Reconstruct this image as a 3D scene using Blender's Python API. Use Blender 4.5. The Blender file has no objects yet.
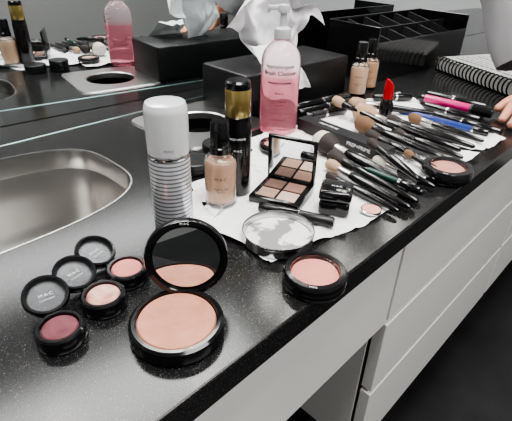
import bpy, bmesh, math, random
from mathutils import Vector, Matrix, noise
random.seed(7)
T=.75
D=bpy.data
col=bpy.context.scene.collection
rad=math.radians
bpy.context.scene.view_settings.look='AgX - Medium High Contrast'

# ------------------------------------------------------------------ materials
MC={}
def mat(name,color,rough=.5,metal=0,trans=0,ior=1.45,coat=0,emit=None,es=0,bump=None,var=None,alpha=1,spec=.5):
    if name in MC: return MC[name]
    m=D.materials.new(name);m.use_nodes=True
    nt=m.node_tree;b=nt.nodes["Principled BSDF"]
    b.inputs["Base Color"].default_value=(*color,1)
    b.inputs["Roughness"].default_value=rough
    b.inputs["Metallic"].default_value=metal
    b.inputs["Transmission Weight"].default_value=trans
    b.inputs["IOR"].default_value=ior
    b.inputs["Coat Weight"].default_value=coat
    b.inputs["Alpha"].default_value=alpha
    b.inputs["Specular IOR Level"].default_value=spec
    if emit: 
        b.inputs["Emission Color"].default_value=(*emit,1);b.inputs["Emission Strength"].default_value=es
    tc=nt.nodes.new("ShaderNodeTexCoord")
    if bump:
        n=nt.nodes.new("ShaderNodeTexNoise");n.inputs["Scale"].default_value=bump[0];n.inputs["Detail"].default_value=4
        bp=nt.nodes.new("ShaderNodeBump");bp.inputs["Strength"].default_value=bump[1];bp.inputs["Distance"].default_value=bump[2] if len(bump)>2 else .001
        nt.links.new(tc.outputs["Object"],n.inputs["Vector"]);nt.links.new(n.outputs["Fac"],bp.inputs["Height"]);nt.links.new(bp.outputs[0],b.inputs["Normal"])
    if var: # (scale, color2, lo, hi)
        n=nt.nodes.new("ShaderNodeTexNoise");n.inputs["Scale"].default_value=var[0];n.inputs["Detail"].default_value=5
        r=nt.nodes.new("ShaderNodeValToRGB");r.color_ramp.elements[0].position=var[2];r.color_ramp.elements[1].position=var[3]
        r.color_ramp.elements[0].color=(*color,1);r.color_ramp.elements[1].color=(*var[1],1)
        nt.links.new(tc.outputs["Object"],n.inputs["Vector"]);nt.links.new(n.outputs["Fac"],r.inputs[0]);nt.links.new(r.outputs[0],b.inputs["Base Color"])
    MC[name]=m
    return m

def granite():
    m=D.materials.new("black_speckled_stone");m.use_nodes=True;nt=m.node_tree;b=nt.nodes["Principled BSDF"]
    tc=nt.nodes.new("ShaderNodeTexCoord")
    def layer(scale,thr,rr):
        v=nt.nodes.new("ShaderNodeTexVoronoi");v.inputs["Scale"].default_value=scale
        nt.links.new(tc.outputs["Object"],v.inputs["Vector"])
        s=nt.nodes.new("ShaderNodeSeparateColor");nt.links.new(v.outputs["Color"],s.inputs[0])
        g=nt.nodes.new("ShaderNodeMath");g.operation='GREATER_THAN';g.inputs[1].default_value=thr;nt.links.new(s.outputs[0],g.inputs[0])
        l=nt.nodes.new("ShaderNodeMath");l.operation='LESS_THAN';l.inputs[1].default_value=rr;nt.links.new(v.outputs["Distance"],l.inputs[0])
        p=nt.nodes.new("ShaderNodeMath");p.operation='MULTIPLY';nt.links.new(g.outputs[0],p.inputs[0]);nt.links.new(l.outputs[0],p.inputs[1])
        q=nt.nodes.new("ShaderNodeMath");q.operation='MULTIPLY';nt.links.new(p.outputs[0],q.inputs[0]);nt.links.new(s.outputs[1],q.inputs[1])
        return q
    a=layer(560,.83,.3);c=layer(1200,.6,.4)
    ad=nt.nodes.new("ShaderNodeMath");ad.operation='MAXIMUM';nt.links.new(a.outputs[0],ad.inputs[0])
    h=nt.nodes.new("ShaderNodeMath");h.operation='MULTIPLY';h.inputs[1].default_value=.6;nt.links.new(c.outputs[0],h.inputs[0]);nt.links.new(h.outputs[0],ad.inputs[1])
    mx=nt.nodes.new("ShaderNodeMix");mx.data_type='RGBA'
    mx.inputs[6].default_value=(.011,.011,.0115,1);mx.inputs[7].default_value=(.11,.108,.105,1)
    nt.links.new(ad.outputs[0],mx.inputs[0]);nt.links.new(mx.outputs[2],b.inputs["Base Color"])
    b.inputs["Roughness"].default_value=.17
    b.inputs["Specular IOR Level"].default_value=.40
    return m
GR=granite()

BLK=mat("glossy_black_plastic",(.006,.006,.007),.16,coat=.3)
BLKM=mat("satin_black_plastic",(.010,.010,.011),.36)
WHT=mat("white_lacquer",(.86,.85,.83),.3)
STEEL=mat("brushed_steel",(.50,.49,.475),.30,metal=1)
CHR=mat("chrome",(.75,.75,.76),.12,metal=1)
TIN=mat("satin_tin",(.72,.72,.72),.2,metal=1)
MIR=mat("mirror_glass",(.86,.9,.9),.0,metal=1)
GLS=mat("clear_glass",(1,1,1),.02,trans=1,ior=1.45)
THIN=mat("thin_clear_plastic",(1,1,1),.1,trans=1,ior=1.12)
PAPER=mat("paper_towel",(.80,.80,.81),.9,bump=(70,.5,.003))
TISSUE=mat("tissue_paper",(.80,.80,.82),.9,bump=(40,.3,.002))
TXT=mat("white_print",(.85,.85,.85),.5)
TXTD=mat("dark_print",(.05,.05,.06),.5)

# ------------------------------------------------------------------ helpers
def mk(name,me,m,parent=None,loc=(0,0,0),rot=(0,0,0),smooth=True,angle=35,label=None):
    ob=D.objects.new(name,me);col.objects.link(ob)
    if m and not me.materials: me.materials.append(m)
    if smooth:
        for p in me.polygons:p.use_smooth=True
        me.set_sharp_from_angle(angle=rad(angle))
    ob.location=loc;ob.rotation_euler=rot
    if parent: ob.parent=parent
    if label: ob["label"]=label
    return ob
def root(name,label,cat,loc,rz=0,group=None,rot=None):
    e=D.objects.new(name,None);e.empty_display_size=.02;col.objects.link(e)
    e.location=loc;e.rotation_euler=rot if rot else (0,0,rz)
    e["label"]=label;e["category"]=cat
    if group:e["group"]=group
    return e
def tag(ob,label,cat,group=None):
    ob["label"]=label;ob["category"]=cat
    if group: ob["group"]=group
    return ob
def pyd(vs,fs,n="mesh"):
    me=D.meshes.new(n);me.from_pydata([tuple(v) for v in vs],[],fs);me.update();return me
def lathe(prof,seg=48,axis='z'):
    vs=[];rings=[]
    for r,z in prof:
        if r<1e-6: rings.append([len(vs)]);vs.append((0,0,z))
        else:
            rings.append(list(range(len(vs),len(vs)+seg)))
            for i in range(seg):
                a=2*math.pi*i/seg;vs.append((r*math.cos(a),r*math.sin(a),z))
    fs=[]
    for A,B in zip(rings,rings[1:]):
        if len(A)==1 and len(B)==1: continue
        for i in range(seg):
            j=(i+1)%seg
            if len(A)==1: fs.append((A[0],B[j],B[i]))
            elif len(B)==1: fs.append((A[i],A[j],B[0]))
            else: fs.append((A[i],A[j],B[j],B[i]))
    if axis=='x': vs=[(z,x,y) for x,y,z in vs]
    me=pyd(vs,fs)
    bm=bmesh.new();bm.from_mesh(me);bmesh.ops.recalc_face_normals(bm,faces=bm.faces);bm.to_mesh(me);bm.free()
    return me
def rbox(w,d,h,r=.002,seg=3,z0=True):
    bm=bmesh.new();bmesh.ops.create_cube(bm,size=1)
    bmesh.ops.scale(bm,vec=(w,d,h),verts=bm.verts)
    if z0: bmesh.ops.translate(bm,vec=(0,0,h/2),verts=bm.verts)
    if r>0: bmesh.ops.bevel(bm,geom=bm.edges[:],offset=r,segments=seg,affect='EDGES',profile=.5)
    me=D.meshes.new("box");bm.to_mesh(me);bm.free();return me
def joinm(items):
    bm=bmesh.new()
    for me,M in items:
        t=bmesh.new();t.from_mesh(me);t.transform(M)
        tm=D.meshes.new("t");t.to_mesh(tm);t.free();bm.from_mesh(tm);D.meshes.remove(tm)
    o=D.meshes.new("joined");bm.to_mesh(o);bm.free();return o
def TR(x,y,z): return Matrix.Translation((x,y,z))
def textm(s,size,ext=.00008,bend=None,spacing=1.0):
    cu=D.curves.new("t","FONT");cu.body=s;cu.size=size;cu.align_x='CENTER';cu.align_y='CENTER';cu.extrude=ext;cu.space_line=spacing
    ob=D.objects.new("t",cu);col.objects.link(ob)
    me=D.meshes.new_from_object(ob);D.objects.remove(ob);D.curves.remove(cu)
    if bend:
        for v in me.vertices:
            x,y,z=v.co;R=bend+z;a=x/bend
            v.co=(R*math.sin(a),-R*math.cos(a),y)
    me.materials.clear()
    return me
def facecam(x,y): return math.atan2(-y,-x)+math.pi/2

# ------------------------------------------------------------------ room shell
def plane_box(name,x0,x1,y0,y1,z0,z1,m):
    me=rbox(x1-x0,y1-y0,z1-z0,0)
    ob=mk(name,me,m,None,((x0+x1)/2,(y0+y1)/2,z0),smooth=False);ob["kind"]="structure";return ob
WALL=mat("wall_paint",(.28,.28,.28),.7,bump=(40,.05))
WALLL=mat("light_wall_paint",(.6,.6,.61),.7,bump=(40,.05))
FLOOR=mat("dark_floor",(.012,.012,.013),.4,var=(6,(.022,.022,.024),.35,.65))
CEIL=mat("ceiling_paint",(.34,.34,.35),.8)
MY=.756
plane_box("floor",-1.8,2.6,-2.2,.93,-.05,0,FLOOR)
plane_box("ceiling",-1.8,2.6,-2.2,.93,2.5,2.55,CEIL)
plane_box("wall_back",-1.8,2.6,.905,.98,0,2.5,WALL)
plane_box("wall_front",-1.8,2.6,-2.3,-2.2,0,2.5,WALL)
plane_box("wall_left",-1.9,-1.8,-2.3,.93,0,2.5,WALL)
plane_box("wall_right",2.6,2.7,-2.3,.93,0,2.5,WALLL)
MS=math.tan(rad(5.3));MROT=rad(-5.3)
ob=mk("wall_mirror",rbox(3.35,.009,1.5,0),MIR,None,(.8,MY-MS*.4+.0045,T+.001),(0,0,MROT),smooth=False)
tag(ob,"wide frameless wall mirror standing behind the black counter","mirror")

# ------------------------------------------------------------------ counter with holes
CX0,CX1,CY0,CY1=-1.5,2.55,.166,.90
SC=(.056,.537);SA,SB=.220,.115
SN=3.3
RC=(.465,.578)
def superel(a,b,n,k=64):
    o=[]
    for i in range(k):
        t=2*math.pi*i/k;c,s=math.cos(t),math.sin(t)
        o.append((a*math.copysign(abs(c)**(2/n),c),b*math.copysign(abs(s)**(2/n),s)))
    return o
def prism(pts,z0,z1):
    n=len(pts);vs=[(x,y,z0) for x,y in pts]+[(x,y,z1) for x,y in pts]
    fs=[tuple(range(n))[::-1],tuple(range(n,2*n))]+[(i,(i+1)%n,n+(i+1)%n,n+i) for i in range(n)]
    return pyd(vs,fs)
ctr=mk("countertop",rbox(CX1-CX0,CY1-CY0,.03,.002,2),GR,None,((CX0+CX1)/2,(CY0+CY1)/2,T-.03),smooth=False)
cut1=D.objects.new("c1",prism([(x+SC[0],y+SC[1]) for x,y in superel(SA,SB,SN,96)],T-.1,T+.1));col.objects.link(cut1)
cut2=D.objects.new("c2",prism([(RC[0]+.053*math.cos(i*.1309),RC[1]+.053*math.sin(i*.1309)) for i in range(48)],T-.1,T+.1));col.objects.link(cut2)
for c in (cut1,cut2):
    md=ctr.modifiers.new("b","BOOLEAN");md.object=c;md.operation='DIFFERENCE';md.solver='EXACT'
bpy.context.view_layer.update()
dg=bpy.context.evaluated_depsgraph_get()
nm=D.meshes.new_from_object(ctr.evaluated_get(dg));ctr.modifiers.clear();ctr.data=nm
for c in (cut1,cut2): D.objects.remove(c)
if not nm.materials: nm.materials.append(GR)
tag(ctr,"long glossy black speckled stone counter in front of the mirror","countertop")
st=mk("metal_trim_strip",rbox(2.2,.0025,.0012,.0003,1),mat("teal_steel",(.30,.42,.42),.3,metal=1),None,(.2,.692,T),(0,0,rad(-.5)),smooth=False)
tag(st,"thin metal strip set along the back of the black counter","trim strip")

# sink
sk=root("sink","rounded rectangular brushed steel undermount sink in the counter","sink",(SC[0],SC[1],T-.03))
K=96
def loft(lv):
    vs=[];fs=[]
    for s,z,n in lv:
        o=(1-s)*.16
        vs+= [(x,y,z) for x,y in superel(SA-o,SB-o*.75,n,K)]
    for r in range(len(lv)-1):
        for i in range(K):
            j=(i+1)%K;fs.append((r*K+i,(r+1)*K+i,(r+1)*K+j,r*K+j))
    return pyd(vs,fs)
lv=[(1.04,0,SN),(1.0,0,SN),(.985,-.006,SN),(.96,-.04,SN),(.93,-.08,SN),(.88,-.105,SN),(.78,-.118,3.2),(.5,-.126,2.8),(.3,-.129,2.6),(.02,-.132,2.2)]
mk("basin",loft(lv),STEEL,sk,angle=60)
mk("rim",loft([(1.002,.0290,SN),(1.002,.0304,SN),(.990,.0304,SN),(.985,.028,SN),(.985,.0,SN)]),mat("rim_steel",(.62,.62,.61),.2,metal=1),sk,angle=60,label="thin steel sink rim")
mk("drain",lathe([(0,-.003),(.02,-.003),(.024,.001),(.03,.0015),(.032,0)]),CHR,sk,(0,0,-.1305))
wp=root("waste_chute","square steel plate with round dark disposal hole in counter","waste chute",(RC[0],RC[1],T))
def plate_with_hole(half,r,t):
    K=64;out=[(x,y) for x,y in superel(half,half,9,K)]
    inn=[(r*math.cos(2*math.pi*i/K),r*math.sin(2*math.pi*i/K)) for i in range(K)]
    v=[(x,y,0) for x,y in out]+[(x*.985,y*.985,t) for x,y in out]+[(x*1.04,y*1.04,t) for x,y in inn]+[(x,y,t*.3) for x,y in inn]+[(x*.99,y*.99,-.01) for x,y in inn]
    f=[]
    for a in range(4):
        for i in range(K):
            j=(i+1)%K;f.append((a*K+i,a*K+j,(a+1)*K+j,(a+1)*K+i))
    return pyd(v,f)
mk("plate",plate_with_hole(.088,.050,.0025),mat("plate_steel",(.55,.54,.53),.3,metal=1),wp)
mk("chute",lathe([(.0505,-.004),(.0505,-.029),(0,-.029)]),mat("chute_black",(.003,.003,.003),.8,spec=.1),wp,label="black inner chute")

# ------------------------------------------------------------------ cabinets
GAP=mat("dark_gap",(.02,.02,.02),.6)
FY=.176
def cabinet(x0,x1,label):
    c=root("drawer_cabinet",label,"cabinet",((x0+x1)/2,FY,0),group="white drawer cabinets under the counter")
    w=x1-x0
    B=T-.48
    mk("plinth",rbox(w,.4,B,.001,1),mat("black_plinth",(.012,.012,.013),.5),c,(0,.30,0),smooth=False,label="recessed black plinth")
    mk("body",rbox(w,.5,.445,.0005,1),WHT,c,(0,.272,B),smooth=False)
    mk("gap_shade_sheet",rbox(w-.004,.002,.443,0),GAP,c,(0,.0205,B+.001),smooth=False,label="dark sheet painted as gap shadow behind the drawer fronts")  # added dark sheet; its colour stands in for shade between the drawers
    z=.445+B
    for h in (.140,.150,.155):
        z-=h
        mk("drawer",rbox(w-.006,.018,h-.009,.0008,1),WHT,c,(0,.009,z+.002),smooth=False)
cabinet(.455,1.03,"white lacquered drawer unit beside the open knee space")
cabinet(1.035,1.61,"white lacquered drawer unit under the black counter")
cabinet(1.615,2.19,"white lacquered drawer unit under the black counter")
fp=root("apron_panel","long white panel under counter above the knee space","panel",(.0,FY,T-.172))
mk("panel",rbox(.9,.018,.142,.0007,1),WHT,fp,(0,.009,0),smooth=False)
mk("underside",rbox(.9,.1,.01,.001,1),mat("grey_board",(.3,.31,.32),.6),fp,(0,.07,.0),smooth=False)
kb=mk("knee_space_back",rbox(1.9,.02,T-.19,.001,1),mat("grey_board2",(.46,.46,.47),.6),None,(-.5,.7,0),smooth=False)
tag(kb,"light grey back board of the open knee space","board")

# ------------------------------------------------------------------ compacts
def powder(name,c,c2): 
    return mat(name,c,.75,bump=(260,.2,.0004),var=(70,c2,.35,.7))
SMOKE=mat("clear_lid_plastic",(.75,.77,.8),.06,trans=.92,ior=1.12)
def open_pot(x,y,A,c,c2,nm,lab,lean=68):
    r=.0188
    e=root("eyeshadow_pot",lab,"eyeshadow",(x,y,T),rad(A-90),group="open eyeshadow pots on the counter")
    mk("base",lathe([(0,0),(r*.93,0),(r,.002),(r,.0095),(r*.985,.0125),(r*.9,.0138),(r*.78,.0138),(r*.76,.0105),(0,.0105)]),BLK,e)
    mk("powder",lathe([(0,.0127),(r*.45,.0129),(r*.66,.0126),(r*.72,.0115),(r*.74,.0106)]),powder(nm,c,c2),e,label="pressed powder pan")
    mk("hinge",rbox(.012,.005,.006,.001,2),BLK,e,(0,r-.0005,.0065))
    ph=rad(lean);rl=.0182
    L=mk("lid",lathe([(rl*.77,-.003),(rl*.96,-.003),(rl,-.0015),(rl,.0035),(rl*.97,.0048),(rl*.86,.0048),(rl*.78,.002),(rl*.77,-.003)]),BLK,e,(0,r+.001+rl*math.sin(ph),.009+rl*math.cos(ph)),(rad(90)-ph,0,0))
    mk("window",lathe([(0,-.0012),(rl*.79,-.0012),(rl*.79,.0006),(0,.0006)]),SMOKE,L,label="clear plastic window")
    PG=mat("grey_lid_print",(.6,.6,.6),.5)
    mk("print",textm("M·A·C",.0042),PG,L,(0,.001,.0012),(0,0,0))
    mk("print",textm("EYE SHADOW",.0019),PG,L,(0,-.0036,.0012),(0,0,0))
open_pot(.0785,.2765,80,(.115,.028,.040),(.20,.07,.085),"plum_powder","open black pot of plum eyeshadow with raised lid")
open_pot(.121,.287,100,(.42,.17,.14),(.82,.54,.48),"copper_shimmer","open black pot of shimmering copper eyeshadow with raised lid")
open_pot(.1545,.3045,108,(.58,.20,.17),(.66,.27,.23),"rose_powder","open black pot of rose eyeshadow with raised lid")

r=.0375;A=50;e=root("bronzer_compact","large open black compact of peach bronzer with mirrored lid","powder compact",(.147,.2205,T),rad(A-90))
mk("base",lathe([(0,0),(r*.94,0),(r,.003),(r,.0095),(r*.985,.0125),(r*.93,.0142),(r*.86,.0142),(r*.845,.011),(0,.011)],72),BLK,e)
mk("powder",lathe([(0,.0142),(r*.2,.0142),(r*.6,.0138),(r*.8,.0132),(r*.83,.0112)],72),powder("bronzer_powder",(.46,.20,.135),(.53,.255,.18)),e,label="peach bronze pressed powder")
mk("hinge",rbox(.02,.006,.008,.0015,2),BLK,e,(0,r+.0005,.007))
ph=rad(9);rl=.0345
L=mk("lid",lathe([(0,-.004),(rl*.93,-.004),(rl,-.002),(rl,.004),(rl*.98,.0055),(rl*.88,.0055),(rl*.86,.0015),(0,.0015)],72),BLK,e,(.008,r-.002+rl*math.sin(ph),.0090+rl*math.cos(ph)),(rad(90)-ph,0,0))
mk("mirror",lathe([(0,.0022),(rl*.80,.0022),(rl*.805,.0016)],72),MIR,L,label="round mirror inside lid")
mk("print",textm("M·A·C",.0028),TXT,L,(0,rl*.93,.0056))

def closed_compact(x,y,r,h,pr,c,c2,nm,lab,text=None,tr=0):
    e=root("blush_compact",lab,"blush",(x,y,T+tr),facecam(x,y))
    mk("base",lathe([(0,0),(r*.93,0),(r*.99,.003),(r,h*.45),(r*.985,h*.5)],64),BLK,e)
    mk("lid",lathe([(r*.985,h*.5),(r,h*.55),(r*.985,h*.85),(r*.93,h),(pr*1.04,h*1.02),(pr,h*.9),(pr,h*.55),(0,h*.55)],64),BLK,e)
    mk("powder",lathe([(0,h*.86),(pr*.8,h*.86),(pr*.98,h*.7)],64),powder(nm,c,c2),e,label="pressed powder pan")
    mk("window",lathe([(0,h*1.02),(pr*.99,h*1.0),(pr*.99,h*.95),(0,h*.97)],64),THIN,e,label="clear plastic window")
    if text: mk("print",textm(text,.0026),TXT,e,(0,-r*.86,h*1.01))
    return e
closed_compact(.273,.181,.0295,.016,.022,(.70,.26,.22),(.75,.30,.26),"pink_blush","round black compact of pink blush near counter edge","M·A·C")
closed_compact(.577,.193,.034,.017,.0235,(.55,.25,.20),(.62,.31,.25),"rosy_brown","round black compact of rosy powder beside brush handles","M·A·C",tr=.0015)
closed_compact(.472,.408,.026,.014,.019,(.7,.38,.3),(.8,.46,.38),"peach_pan","round black compact of peach powder beside the pump bottle")
def plain_jar(x,y,r,h,lab):
    e=root("cosmetic_jar",lab,"jar",(x,y,T),group="black round jars behind the bottles")
    mk("jar",lathe([(0,0),(r*.93,0),(r,.002),(r,h*.5),(r*.97,h*.52)]),BLKM,e)
    mk("lid",lathe([(r*.97,h*.53),(r*1.01,h*.55),(r*1.01,h*.93),(r*.95,h),(0,h)]),BLKM,e)
plain_jar(.342,.440,.023,.017,"low round black jar beside the steel chute")
plain_jar(.392,.449,.021,.024,"taller round black jar behind the bottles")

r=.0370;e=root("mixing_dish","round shallow silver tin with white cream smears","dish",(.300,.250,T+.002))
mk("bowl",lathe([(0,0),(r*.97,0),(r,.0015),(r,.0095),(r*1.02,.0105),(r*1.02,.0125),(r*.985,.0125),(r*.965,.011),(r*.955,.0045),(0,.0045)],72),TIN,e)
mk("cream",lathe([(0,.0052),(r*.7,.0052),(r*.94,.0050)],72),mat("cream_smear",(.26,.26,.255),.4,metal=.25,var=(36,(.78,.78,.77),.50,.55)),e,label="smeared white cream")

# ------------------------------------------------------------------ bottles
x,y=.2385,.3460
e=root("setting_spray_can","upright spray can, silvery white cap above silver striped body","spray can",(x,y,T),facecam(x,y))
r=.0208
def stripes():
    m=D.materials.new("silver_white_stripes");m.use_nodes=True;nt=m.node_tree;b=nt.nodes["Principled BSDF"]
    tc=nt.nodes.new("ShaderNodeTexCoord");sp=nt.nodes.new("ShaderNodeSeparateXYZ");nt.links.new(tc.outputs["Object"],sp.inputs[0])
    mu=nt.nodes.new("ShaderNodeMath");mu.operation='MULTIPLY';mu.inputs[1].default_value=1/.0044;nt.links.new(sp.outputs[2],mu.inputs[0])
    fr=nt.nodes.new("ShaderNodeMath");fr.operation='FRACT';nt.links.new(mu.outputs[0],fr.inputs[0])
    gt=nt.nodes.new("ShaderNodeMath");gt.operation='GREATER_THAN';gt.inputs[1].default_value=.36;nt.links.new(fr.outputs[0],gt.inputs[0])
    mx=nt.nodes.new("ShaderNodeMix");mx.data_type='RGBA';mx.inputs[6].default_value=(.22,.24,.27,1);mx.inputs[7].default_value=(.86,.87,.90,1)
    nt.links.new(gt.outputs[0],mx.inputs[0]);nt.links.new(mx.outputs[2],b.inputs["Base Color"])
    b.inputs["Metallic"].default_value=.5
    b.inputs["Roughness"].default_value=.25
    return m
mk("body",lathe([(0,0),(r*.95,0),(r,.002),(r,.084),(r*.97,.086),(r*.9,.088)],64),stripes(),e,angle=50)
mk("cap",lathe([(r*.95,.088),(r*1.0,.0885),(r*1.01,.130),(r*.98,.135),(r*.9,.1385),(r*.6,.1395),(0,.1395)],64),mat("pearl_white",(.80,.82,.84),.18,coat=.5,metal=.25),e,label="glossy white cap")
mk("collar",lathe([(r*1.0,.0850),(r*1.025,.0858),(r*1.025,.0888),(r*1.0,.0898)],64),CHR,e)
mk("print",textm("M·A·C",.0036,bend=r*1.01),mat("grey_can_print",(.3,.3,.32),.5),e,(0,0,.097))

BEIGE=mat("beige_foundation",(.78,.50,.34),.3)
def foundation(x,y,h,r,lab,c=BEIGE,tr=0,bf=.60):
    e=root("foundation_bottle",lab,"foundation",(x,y,T+tr),facecam(x,y),group="glass foundation bottles")
    b=h*bf
    mk("glass",lathe([(0,0),(r*.9,0),(r,.002),(r,b*.84),(r*.93,b*.93),(r*.6,b),(r*.52,b+.004),(r*.5,b+.004),(r*.5,b),(r*.82,b*.9),(r*.95,b*.82),(r*.95,.006),(0,.006)],48),GLS,e,label="clear glass body")
    mk("liquid",lathe([(0,.0065),(r*.94,.0065),(r*.94,b*.8),(r*.84,b*.885),(0,b*.885)],48),c,e,label="beige liquid foundation")
    mk("collar",lathe([(0,b+.001),(r*.64,b+.001),(r*.66,b+.008),(r*.6,b+.009),(0,b+.009)],40),BLK,e)
    mk("cap",lathe([(0,b+.009),(r*.58,b+.009),(r*.60,b+.012),(r*.58,h-.003),(r*.5,h),(0,h)],40),BLK,e,label="tall black pump cap")
    PB=mat("brown_print",(.16,.08,.05),.5)
    mk("print",textm("M·A·C",r*.30,bend=r*1.01),PB,e,(0,0,b*.60))
    mk("print",textm("STUDIO FIX\nFLUID",r*.18,bend=r*1.01),PB,e,(0,0,b*.38))
foundation(.310,.350,.101,.0185,"glass bottle of beige foundation with black cap on paper towel",tr=.001,bf=.63)
foundation(.812,.490,.105,.0185,"glass bottle of beige foundation beside black organiser",mat("beige2",(.82,.56,.38),.3),bf=.64)
foundation(.872,.503,.103,.0185,"glass bottle of darker foundation beside black organiser",mat("beige3",(.70,.42,.25),.3),bf=.64)

x,y=.343,.356
e=root("primer_spray_bottle","tall slim black bottle with golden section near top","spray bottle",(x,y,T+.001),facecam(x,y))
r=.0158
mk("body",lathe([(0,0),(r*.92,0),(r,.002),(r,.088),(r*.96,.091),(r*.96,.098),(r*.9,.099)],48),BLK,e)
mk("shoulder",lathe([(r*.9,.098),(r*.94,.099),(r*.94,.127),(r*.9,.129),(0,.129)],48),mat("amber_gold",(.34,.26,.09),.15,metal=.6,coat=.5),e,label="golden upper section")
mk("cap",lathe([(0,.128),(r*.86,.128),(r*.9,.130),(r*.88,.136),(r*.75,.138),(0,.138)],48),BLK,e)
mk("print",textm("PREP+PRIME",.0036,bend=r*1.01),TXT,e,(0,0,.074))
mk("print",textm("M·A·C",.0036,bend=r*1.01),TXT,e,(0,0,.060))

x,y=.538,.464
e=root("pump_bottle","tall clear pump bottle of pink brush cleanser","pump bottle",(x,y,T),facecam(x,y))
r=.0305
def pinkm():
    m=D.materials.new("pink_translucent");m.use_nodes=True;nt=m.node_tree;b=nt.nodes["Principled BSDF"]
    tc=nt.nodes.new("ShaderNodeTexCoord");sp=nt.nodes.new("ShaderNodeSeparateXYZ");nt.links.new(tc.outputs["Object"],sp.inputs[0])
    r_=nt.nodes.new("ShaderNodeMapRange");r_.inputs[1].default_value=.092;r_.inputs[2].default_value=.095;nt.links.new(sp.outputs[2],r_.inputs[0])
    mx=nt.nodes.new("ShaderNodeMix");mx.data_type='RGBA';mx.inputs[6].default_value=(.90,.36,.44,1);mx.inputs[7].default_value=(.90,.76,.80,1)
    nt.links.new(r_.outputs[0],mx.inputs[0]);nt.links.new(mx.outputs[2],b.inputs["Base Color"])
    b.inputs["Transmission Weight"].default_value=.75;b.inputs["Roughness"].default_value=.03;b.inputs["IOR"].default_value=1.2
    return m
mk("body",lathe([(0,.002),(r*.85,0),(r*.97,.003),(r,.008),(r,.110),(r*.97,.119),(r*.88,.127),(r*.68,.135),(r*.48,.141),(r*.40,.143),(r*.40,.148),(0,.148)],64),pinkm(),e,label="translucent pink filled body")
CW=mat("pump_white",(.58,.59,.62),.25)
mk("pump_collar",lathe([(0,.146),(r*.40,.146),(r*.42,.148),(r*.40,.159),(r*.25,.162),(0,.162)],40),CW,e)
mk("pump_stem",lathe([(0,.158),(.0048,.158),(.0048,.184),(0,.184)],20),CW,e)
mk("pump_nozzle",joinm([(lathe([(0,0),(.008,0),(.0092,.003),(.0082,.010),(0,.012)],32),TR(0,0,.181)),(rbox(.022,.008,.007,.002,2),TR(-.012,0,.1835)),(rbox(.005,.005,.007,.002,2),TR(-.022,0,.1795))]),CW,e,label="white dispenser head")
tx=[("hypoallergenic",.0078,.110),("Brush Cleanser",.0086,.100),("nettoyant pinceaux",.0048,.086),("M·A·C",.0052,.070),("disinfects, cleans",.0034,.058),("and conditions",.0034,.052),("235 ml  8.0 fl.oz.",.0034,.028)]
for s,sz,zz in tx: mk("print",textm(s,sz,ext=.0003,bend=r*1.012),mat("near_black_print",(.02,.02,.025),.7,spec=.1) if zz>.065 else mat("plum_print",(.25,.06,.1),.5),e,(0,0,zz))

# ------------------------------------------------------------------ palette
xa=rad(-70)
e=root("eyeshadow_palette","open black palette of four taupe and brown eyeshadows","eyeshadow palette",(.372,.308,T+.003),xa)
W=.063
mk("base",rbox(W,W*.95,.008,.002,2),BLK,e)
cols=[(.30,.19,.145),(.11,.062,.048),(.46,.33,.28),(.21,.12,.09)]
k=0
for sx in(-1,1):
    for sy in(-1,1):
        mk("pan",rbox(.0228,.0212,.0016,.0007,1),powder("quad_%d"%k,cols[k],tuple(c*1.2 for c in cols[k])),e,(sx*.0128,sy*.0122-.002,.0076),label="square pressed shadow pan");k+=1
ph=rad(-3)
L=mk("lid",rbox(W,W*.95,.005,.0015,2,z0=False),BLK,e,(0,W*.475+W*.475*math.sin(ph),.006+W*.475*math.cos(ph)),(rad(90)-ph,0,0))
mk("mirror",rbox(W*.88,W*.84,.0006,0),MIR,L,(0,0,.0024),smooth=False,label="square mirror in lid")

def lying(name,lab,cat,p,q,z,group=None):
    p=Vector(p);q=Vector(q);d=q-p
    e=root(name,lab,cat,(p.x,p.y,T+z),math.atan2(d.y,d.x),group)
    return e,d.length
e,L_=lying("mascara","short black mascara tube lying before the palette","mascara",(.326,.302),(.360,.222),.0085)
R=.0062
mk("tube",lathe([(0,0),(R*.8,0),(R,.002),(R,L_*.55)],32,'x'),BLK,e)
mk("cap",lathe([(R,L_*.55),(R*1.06,L_*.56),(R*1.0,L_*.97),(R*.8,L_),(0,L_)],32,'x'),BLKM,e)
mk("band",lathe([(R,L_*.53),(R*1.1,L_*.535),(R*1.1,L_*.555),(R,L_*.56)],32,'x'),CHR,e)

e=root("sharpener","black cube shaped cosmetic sharpener with rounded lid","sharpener",(.393,.245,T+.002),rad(-60))
mk("base",rbox(.035,.033,.017,.004,3),BLK,e)
mk("lid",rbox(.037,.035,.013,.004,3),BLK,e,(0,0,.0178))
mk("print",textm("M·A·C",.0045),TXT,e,(0,0,.0308))
e=root("shadow_pan","tiny loose peach powder pan with silver rim","powder pan",(.419,.2115,T+.004))
mk("tin",lathe([(0,0),(.0115,0),(.0120,.001),(.0120,.0028),(.0112,.003),(.0108,.002),(0,.002)],40),CHR,e)
mk("powder",lathe([(0,.0028),(.0102,.0028),(.0107,.0022)],40),powder("peach_small",(.68,.32,.26),(.74,.38,.30)),e)

# carton
e=root("primer_carton","long slim black cardboard box with white lettering","carton",(.568,.356,T+.0025),rad(-95))
CL=.172
mk("carton",rbox(CL,.025,.019,.0003,1),mat("black_card",(.012,.012,.014),.45),e,smooth=False)
mk("print",textm("PREP+PRIME",.0082),TXT,e,(.040,-.0126,.0095),(rad(90),0,0))
mk("print",textm("PREP+PRIME",.0072),TXT,e,(-.030,0,.0191))
mk("print",textm("M·A·C",.0050),TXT,e,(.055,0,.0191))
mk("end_flap",rbox(.0008,.022,.016,0),mat("black_card2",(.03,.03,.03),.5),e,(CL/2,0,.001),smooth=False)

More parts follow.
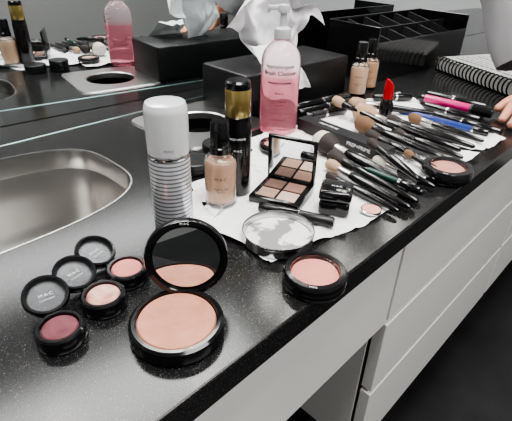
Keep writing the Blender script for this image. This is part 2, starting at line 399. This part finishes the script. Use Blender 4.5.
# lipstick
x,y=.722,.372
e=root("lipstick","open red lipstick standing in black case","lipstick",(x,y,T+.002),rad(-40))
mk("case",lathe([(0,0),(.0112,0),(.012,.002),(.012,.027),(.011,.029),(0,.029)],32),BLK,e)
mk("sleeve",lathe([(0,.029),(.0098,.029),(.0098,.036),(.0088,.0365)],32),BLK,e)
bm=bmesh.new();bm.from_mesh(lathe([(0,.035),(.0084,.035),(.0086,.052),(.0085,.060),(.0082,.067),(.0074,.072),(.004,.0745),(0,.075)],32))
for v in bm.verts:
    if v.co.z>.051: v.co.z-= (v.co.x+.008)*.9*min(1,(v.co.z-.051)/.012)
me=D.meshes.new("bullet");bm.to_mesh(me);bm.free()
mk("bullet",me,mat("red_lipstick",(.38,.005,.010),.25),e,label="slanted deep red bullet")

# ------------------------------------------------------------------ brushes
BR={'tan':mat("tan_bristle",(.40,.27,.18),.8,bump=(900,.6,.0005)),'white':mat("white_bristle",(.66,.62,.56),.8,bump=(900,.6,.0005)),
'dark':mat("dark_bristle",(.03,.022,.02),.7,bump=(900,.6,.0005)),'brown':mat("brown_bristle",(.16,.09,.05),.8,bump=(900,.6,.0005))}
HB=mat("lacquer_handle",(.006,.006,.007),.2,coat=.3)
FE=mat("ferrule_nickel",(.42,.41,.39),.28,metal=1)
BM=mat("ferrule_black",(.02,.02,.02),.25,metal=.5)
def brush(p,q,hw,c1,c2=None,z=0,ferr=None,hr=.0050):
    P_=Vector((p[0],p[1],T+z+.003+max(hw,.005)));Q_=Vector((q[0],q[1],T+z*.6+hr+.003))
    d=Q_-P_;Ln=d.length
    lab="black handled makeup brush with %s %s head on paper towel"%(c1,'large fluffy' if hw>.0105 else 'small')
    e=root("makeup_brush",lab,"makeup brush",P_,0,"makeup brushes spread on the towels")
    e.rotation_euler=d.to_track_quat('X','Z').to_euler()
    hl=hw*2.3+.006
    fr=min(hw*.66,.0082)
    fl=.020 if hw>.007 else .024
    if c2:
        mk("bristle_tip",lathe([(0,0),(hw*.6,.002),(hw*.95,hl*.2),(hw*1.05,hl*.5)],28,'x'),BR[c1],e)
        mk("bristles",lathe([(hw*1.05,hl*.5),(hw*.9,hl*.75),(fr,hl)],28,'x'),BR[c2],e)
    else:
        mk("bristles",lathe([(0,0),(hw*.45,.0015),(hw*.85,hl*.18),(hw,hl*.45),(hw*.85,hl*.78),(fr,hl)],28,'x'),BR[c1],e)
    mk("ferrule",lathe([(fr*.98,hl-.001),(fr,hl),(fr*.95,hl+fl*.5),(hr*.9,hl+fl)],28,'x'),ferr or FE,e)
    x0=hl+fl-.001
    mk("handle",lathe([(hr*.88,x0),(hr,x0+.004),(hr*1.12,x0+(Ln-x0)*.25),(hr*.9,x0+(Ln-x0)*.65),(hr*.6,Ln-.004),(hr*.35,Ln-.0005),(0,Ln)],28,'x'),HB,e)
brush((.672,.405),(.662,.208),.0175,'tan',hr=.0070)
brush((.520,.372),(.492,.184),.0160,'white','dark',hr=.0072)
brush((.634,.376),(.614,.212),.0140,'brown',ferr=BM,hr=.0066)
brush((.698,.355),(.694,.200),.0095,'dark',ferr=BM,hr=.0060)
brush((.608,.340),(.592,.240),.0100,'dark',ferr=BM,hr=.0060)
brush((.536,.282),(.524,.184),.0080,'white',hr=.0052)
brush((.496,.330),(.470,.180),.0110,'dark',ferr=BM,hr=.0062)
brush((.475,.318),(.452,.180),.0085,'tan',hr=.0054)
brush((.738,.335),(.730,.200),.0090,'brown',hr=.0054)
brush((.653,.320),(.640,.196),.0085,'dark',ferr=BM,hr=.0056)
brush((.450,.300),(.436,.186),.0060,'dark',ferr=BM,hr=.0048)
brush((.672,.452),(.648,.310),.0095,'tan',z=.016,ferr=BM,hr=.0054)
brush((.705,.440),(.790,.310),.0115,'tan',z=.004,hr=.0060)
brush((.588,.262),(.556,.180),.0060,'brown',z=.004,ferr=BM,hr=.0050)
brush((.548,.300),(.506,.200),.0080,'dark',z=.018,ferr=BM,hr=.0056)

def pen(p,q,R,ma,mb,lab,name="makeup_pencil",cat="pencil",split=.6,z=0,tip=True,grp="pencils and tubes on the towels"):
    R*=1.12
    e,L_=lying(name,lab,cat,p,q,R*1.12+.0025+z,grp)
    s=L_*split
    if tip: mk("tip",lathe([(0,0),(R*.25,.002),(R*.95,.013)],20,'x'),mb,e)
    else: mk("tip",lathe([(0,0),(R*.8,0),(R*.97,.002),(R*.97,.013)],20,'x'),mb,e)
    mk("barrel",lathe([(R*.95,.012),(R,.014),(R,s)],24,'x'),ma,e)
    mk("cap",lathe([(R,s),(R*1.12,s+.001),(R*1.08,L_-.002),(R*.9,L_),(0,L_)],24,'x'),mb,e)
    mk("band",lathe([(R,s-.004),(R*1.14,s-.0035),(R*1.14,s),(R,s+.0005)],24,'x'),CHR,e)
PINK=mat("magenta_plastic",(.55,.02,.17),.25,coat=.4);BLUE=mat("blue_plastic",(.015,.04,.22),.3,coat=.3);GREEN=mat("dark_green",(.01,.045,.035),.3)
pen((.864,.378),(.870,.238),.0072,PINK,BLK,"magenta and black mascara tube on the towel","mascara","mascara",.74,tip=False)
pen((.795,.440),(.858,.392),.0062,BLK,BLK,"black lip gloss tube on the towel","lip_gloss","lip gloss",.6,tip=False)
pen((.765,.378),(.772,.208),.0046,BLUE,BLK,"slim blue eye pencil on the towel",split=.86)
pen((.905,.385),(.905,.262),.0062,BLK,BLK,"long black mascara tube on the towel","mascara","mascara",.5,tip=False)
pen((.830,.360),(.822,.242),.0058,BLK,BLK,"glossy black eyeliner pen on the towel","eyeliner","eyeliner",.5)
pen((.795,.325),(.790,.195),.0052,BLK,BLK,"slim black eyeliner pen near counter edge","eyeliner","eyeliner",.5)
pen((.484,.270),(.480,.185),.0036,GREEN,BLK,"dark green eye pencil among the brushes",split=.7,z=.012)
pen((.625,.500),(.765,.480),.0068,BLK,BLK,"black mascara tube in front of tissue box","mascara","mascara",.5,tip=False)
pen((.610,.478),(.735,.455),.0062,BLK,BLK,"black eyeliner pen in front of tissue box","eyeliner","eyeliner",.55,tip=False)
pen((.605,.458),(.690,.435),.0062,BLKM,BLK,"black concealer tube in front of tissue box","concealer","concealer",.5,tip=False)

# ------------------------------------------------------------------ towels
def towel(c,seed,lab,amp=.003,z0=0):
    N=100;vs=[];fs=[]
    for i in range(N+1):
        for j in range(N+1):
            u,v=i/N,j/N
            p=(Vector(c[0])*(1-u)+Vector(c[1])*u)*(1-v)+(Vector(c[3])*(1-u)+Vector(c[2])*u)*v
            ed=min(u,v,1-u,1-v)
            q=Vector((p.x,p.y,seed))
            w=noise.noise(q*14)*.016+noise.noise(q*40)*.004
            ridge=max(0,1-abs(noise.noise(q*15))*6)
            ridge2=max(0,1-abs(noise.noise(q*31+Vector((5,2,1))))*6)
            z=z0+.0006+amp*.7*ridge*ridge+amp*.4*ridge2*ridge2+.009*max(0,.09-ed)/.09*max(0,noise.noise(q*20)+.2)
            k=max(0,(.12-ed)/.12)
            vs.append((p.x+w*k,p.y+w*k*.8,T+z))
    for i in range(N):
        for j in range(N):
            a=i*(N+1)+j;fs.append((a,a+1,a+N+2,a+N+1))
    ob=mk("paper_towel",pyd(vs,fs),PAPER,None,angle=80)
    tag(ob,lab,"paper towel","paper towels on the counter")
towel([(.265,.372),(.265,.228),(.445,.194),(.475,.435)],1.3,"crumpled white paper towel under foundation bottle, dish and palette",.0042)
towel([(.44,.46),(.462,.205),(.690,.190),(.72,.45)],5.1,"creased white paper towel spread under the brushes",.0042)
towel([(.70,.45),(.698,.200),(.782,.184),(.90,.44)],7.7,"creased white paper towel under the pencils and lipstick",.0042,z0=.0008)
towel([(.31,.41),(.285,.33),(.40,.36),(.43,.42)],8.1,"folded white paper towel behind the bottles",.003)

# ------------------------------------------------------------------ tissue box
e=root("tissue_box","black rectangular tissue box with white tissue pulled out","tissue box",(.680,.592,T),rad(-3))
BW,BD,BH=.28,.125,.074
mk("box",rbox(BW,BD,BH,.004,3),BLKM,e)
def crumple(w,h,seed,pw=.6):
    N,M=110,44;vs=[];fs=[]
    for j in range(M+1):
        v=j/M
        for i in range(N+1):
            u=i/N
            t=(u-.5)*2
            q=Vector((u*3,v*2,seed))
            wx=w*(.22+.78*v**pw)
            x=t*wx*.5+noise.noise(q*1.1)*.025*v
            y=(math.sin(u*13+seed+1.5*v)*.018+noise.noise(q*1.4)*.05+noise.noise(q*4)*.006)*(v**.7)+.02*math.sin(v*3)
            z=h*v*(1-.5*abs(t)**1.6*v)+noise.noise(q*1.6+Vector((9,0,0)))*.035*v
            vs.append((x,y,z))
    for j in range(M):
        for i in range(N):
            a=j*(N+1)+i;fs.append((a,a+1,a+N+2,a+N+1))
    return pyd(vs,fs)
def drape(w):
    P=[(.0,.03),(-.02,.035),(-.045,.018),(-.066,.006),(-.071,-.008),(-.073,-.022),(-.075,-.036)]
    N,M=60,36;vs=[];fs=[]
    for j in range(M+1):
        v=j/M*(len(P)-1);k=min(int(v),len(P)-2);f=v-k
        y0=P[k][0]*(1-f)+P[k+1][0]*f;z0=P[k][1]*(1-f)+P[k+1][1]*f;v=j/M
        for i in range(N+1):
            t=(i/N-.5)*2;q=Vector((t*1.5,v*2,4.4))
            x=t*w*.5*(.45+.55*v)+noise.noise(q)*.01
            y=y0-abs(math.sin(t*6+v*2))*.006*v-.003*noise.noise(q*2)
            z=z0+.010*t*v-.014*v*abs(t)+noise.noise(q*1.5)*.006*(1-v)
            vs.append((x,min(y,-.066) if z<0 else y,max(z,-BH+.012)))
    for j in range(M):
        for i in range(N):
            a=j*(N+1)+i;fs.append((a,a+1,a+N+2,a+N+1))
    return pyd(vs,fs)
mk("tissue",crumple(.180,.135,2.0,.5),TISSUE,e,(-.010,0,BH-.002),(0,0,rad(-20)),angle=120,label="large soft white tissue sheet")
mk("tissue",drape(.12),TISSUE,e,(-.055,0,BH+.001),angle=120,label="white tissue draped over the box front")
mk("slot",lathe([(0,0),(.035,0),(.037,.0006)],40),GAP,e,(-.015,0,BH+.0001))

# ------------------------------------------------------------------ organiser
e=root("makeup_organiser","tall black plastic organiser with large open compartments","organiser",(1.115,.572,T),rad(-5))
OW,OD,OH=.39,.145,.118
mk("tray",joinm([(rbox(OW,OD,.004,0),TR(0,0,0)),(rbox(.004,OD,OH,.0008,1),TR(-OW/2+.002,0,0)),(rbox(.004,OD,OH,.0008,1),TR(OW/2-.002,0,0)),(rbox(OW,.004,OH,.0008,1),TR(0,OD/2-.002,0)),(rbox(OW,.004,OH*.72,.0008,1),TR(0,-OD/2+.002,0))]),BLK,e,smooth=False)
dv=[]
for i in range(1,6):
    w_=.003;x_=-OW/2+OW*i/6
    pts=[(-OD/2+.004,.002),(OD/2-.004,.002),(OD/2-.004,OH-.003),(-OD/2+.004,OH*.72-.003)]
    vs_=[(x_-w_/2,a,b) for a,b in pts]+[(x_+w_/2,a,b) for a,b in pts]
    dv.append((pyd(vs_,[(3,2,1,0),(4,5,6,7),(0,1,5,4),(1,2,6,5),(2,3,7,6),(3,0,4,7)]),TR(0,0,0)))
dv.append((rbox(OW-.008,.003,OH*.84,.0005,1),TR(0,-.005,.002)))
mk("divider",joinm(dv),mat("divider_black",(.025,.025,.027),.12,coat=.5),e,smooth=False)

# ------------------------------------------------------------------ notebook
A_=Vector((1.150,.480));B_=Vector((1.040,.256));dv_=(B_-A_);ln=dv_.length
e=root("spiral_notebook","thick white spiral notebook with black printing lying on counter","notebook",(A_.x,A_.y,T),math.atan2(dv_.y,dv_.x))
NW=.20
mk("pages",rbox(ln,NW,.028,.0008,1),mat("page_edges",(.75,.75,.73),.8,var=(3,(.66,.66,.64),.4,.6)),e,(ln/2,NW/2+.006,.002),smooth=False)
mk("cover",rbox(ln+.004,NW+.005,.0012,.0003,1),mat("cover_white",(.85,.85,.84),.6),e,(ln/2,NW/2+.006,.0302),smooth=False)
mk("back_cover",rbox(ln+.004,NW+.005,.0015,.0003,1),BLKM,e,(ln/2,NW/2+.006,.0004),smooth=False)
ds=[]
for rr_ in range(9):
    xx=.016
    while xx<ln-.03:
        w_=random.uniform(.006,.02)
        ds.append((rbox(w_,.0030 if rr_%4 else .006,.0002,0),TR(xx+w_/2,.045+rr_*.017,0)));xx+=w_+random.uniform(.003,.006)
mk("print",joinm(ds),mat("dark_line_print",(.10,.10,.10),.6),e,(0,0,.0314),smooth=False,label="rows of dark printed lines")
vs=[];fs=[];turn=20;n=turn*16;rr=.0018;m_=6
for i in range(n+1):
    a=2*math.pi*i/16
    c=Vector((.006+(ln-.012)*i/n,.005+.0162*math.cos(a),.0185+.0162*math.sin(a)))
    for k in range(m_):
        b=2*math.pi*k/m_
        nrm=Vector((0,math.cos(a),math.sin(a)))
        vs.append(c+nrm*rr*math.cos(b)+Vector((1,0,0))*rr*math.sin(b))
for i in range(n):
    for k in range(m_):
        a=i*m_+k;b=i*m_+(k+1)%m_;fs.append((a,b,b+m_,a+m_))
mk("spiral_binding",pyd(vs,fs),BLK,e,label="black coil binding")

# ------------------------------------------------------------------ person
def skin(verts,edges,radii,sub=2,name="s"):
    me=D.meshes.new(name);me.from_pydata(verts,edges,[]);ob=D.objects.new(name,me);col.objects.link(ob)
    md=ob.modifiers.new("s","SKIN");sb=ob.modifiers.new("u","SUBSURF");sb.levels=sub;sb.render_levels=sub
    for i,r_ in enumerate(radii): me.skin_vertices[0].data[i].radius=r_ if isinstance(r_,tuple) else (r_,r_)
    me.skin_vertices[0].data[0].use_root=True
    bpy.context.view_layer.update()
    dg=bpy.context.evaluated_depsgraph_get()
    o=D.meshes.new_from_object(ob.evaluated_get(dg));D.objects.remove(ob);return o
e=root("person","person in loose pale grey sleeve resting a hand on counter","person",(1.0,.3,T))
o=Vector((1.0,.3,T))
DX=Vector((-.012,-.026,0))
W0=Vector((.976,.188,T+.046))
f_=Vector((-.965,-.02,-.24)).normalized()
s_=Vector((.02,-.999,.03)).normalized()
V=[Vector((1.33,.08,T+.60)),Vector((1.12,.40,T+.36))+DX,Vector((1.03,.30,T+.16))+DX,W0,W0+f_*.035]
Ed=[(0,1),(1,2),(2,3),(3,4)];Rr=[.05,.038,.030,(.021,.024),(.019,.028)]
for i,(off,fl) in enumerate([(-.030,.068),(-.010,.078),(.011,.073),(.031,.058)]):
    k0=W0+f_*(.078-.006*abs(i-1))+s_*off+Vector((0,0,.004))
    V.append(k0);Ed.append((4,len(V)-1));Rr.append(.0105)
    a=k0+(f_*fl*.42+Vector((0,0,-.002)));V.append(a);Ed.append((len(V)-2,len(V)-1));Rr.append(.0088)
    b=a+(f_*.30*fl+Vector((0,0,-.006)));V.append(b);Ed.append((len(V)-2,len(V)-1));Rr.append(.0080)
    c=b+(f_*.20*fl+Vector((0,0,-.006)));V.append(c);Ed.append((len(V)-2,len(V)-1));Rr.append(.0066)
k0=W0+f_*.03-s_*.026;V.append(k0);Ed.append((3,len(V)-1));Rr.append(.012)
a=k0+f_*.026-s_*.022+Vector((0,0,-.008));V.append(a);Ed.append((len(V)-2,len(V)-1));Rr.append(.0095)
b=a+f_*.026-s_*.008+Vector((0,0,-.008));V.append(b);Ed.append((len(V)-2,len(V)-1));Rr.append(.0075)
for v in V:
    v.z=max(v.z,T+.011)
SK=mat("skin",(.58,.28,.19),.45,bump=(150,.15,.0006))
mk("arm",skin([tuple(v-o) for v in V],Ed,Rr),SK,e,angle=90,label="bare hand with slightly curled fingers")
SV=[Vector((1.37,.05,T+.64)),Vector((1.13,.40,T+.37)),Vector((1.04,.325,T+.24)),Vector((.998,.232,T+.090))]
vs=[];fs=[];K=40
path=[]
for i in range(len(SV)-1):
    for t in range(8): path.append(SV[i].lerp(SV[i+1],t/8))
path.append(SV[-1])
for idx,p in enumerate(path):
    d=(path[min(idx+1,len(path)-1)]-path[max(idx-1,0)]).normalized()
    a1=d.cross(Vector((0,0,1))).normalized();a2=d.cross(a1)
    R=.080-.016*idx/len(path)
    for k in range(K):
        an=2*math.pi*k/K
        w=R*(1+.16*noise.noise(Vector((math.cos(an)*1.5,math.sin(an)*1.5,idx*.3))))
        vs.append(p+a1*w*math.cos(an)+a2*w*math.sin(an)-o)
for i in range(len(path)-1):
    for k in range(K):
        fs.append((i*K+k,i*K+(k+1)%K,(i+1)*K+(k+1)%K,(i+1)*K+k))
mk("sleeve",pyd(vs,fs),mat("grey_cloth",(.30,.30,.31),.9,bump=(300,.2,.001)),e,angle=90,label="loose pale grey sleeve")

# ------------------------------------------------------------------ lights
for i,xx in enumerate([-.55,-.19,.17,.53,.89,1.25,1.61]):
    b=root("vanity_light","round white vanity bulb mounted above the mirror","light bulb",(xx,.70-MS*(xx-.4),T+.80),group="vanity bulbs above the counter")
    mk("bulb",lathe([(0,-.035),(.02,-.029),(.032,-.013),(.035,0),(.032,.014),(.02,.028),(.012,.034),(0,.034)],32),mat("lit_bulb",(1,1,1),.5,emit=(1,.95,.89),es=36),b)
    s=mk("socket",lathe([(0,0),(.016,0),(.016,.030),(0,.030)],24,'x'),CHR,b,(0,.02,0),(0,0,rad(90)))
def area(n,loc,size,power,rot=(0,0,0),c=(1,1,1)):
    l=D.lights.new(n,"AREA");l.shape='RECTANGLE';l.size=size[0];l.size_y=size[1];l.energy=power;l.color=c
    o_=D.objects.new(n,l);o_.location=loc;o_.rotation_euler=rot;col.objects.link(o_)
area("ceiling_panel_light",(.4,.05,2.45),(1.6,.5),54,c=(1,.97,.935))
area("ceiling_panel_light",(.4,-1.3,2.45),(2.0,.5),44,c=(1,.98,.955))
w=D.worlds.new("w");bpy.context.scene.world=w;w.use_nodes=True
w.node_tree.nodes["Background"].inputs[0].default_value=(.85,.85,.87,1);w.node_tree.nodes["Background"].inputs[1].default_value=.2

# ------------------------------------------------------------------ camera
th=rad(31);az=rad(43.3);rho=rad(1.8)
h=Vector((math.cos(az),math.sin(az),0))
R0=Vector((h.y,-h.x,0));F=h*math.cos(th)+Vector((0,0,-math.sin(th)));U0=R0.cross(F)
X=R0*math.cos(rho)+U0*math.sin(rho);Y=U0*math.cos(rho)-R0*math.sin(rho)
cam=D.cameras.new("camera");cam.lens=450*36/512;cam.sensor_width=36;cam.clip_start=.01
co=D.objects.new("camera",cam);col.objects.link(co)
M=Matrix((X,Y,-F)).transposed().to_4x4();M.translation=Vector((0,0,T+.27));co.matrix_world=M
bpy.context.scene.camera=co
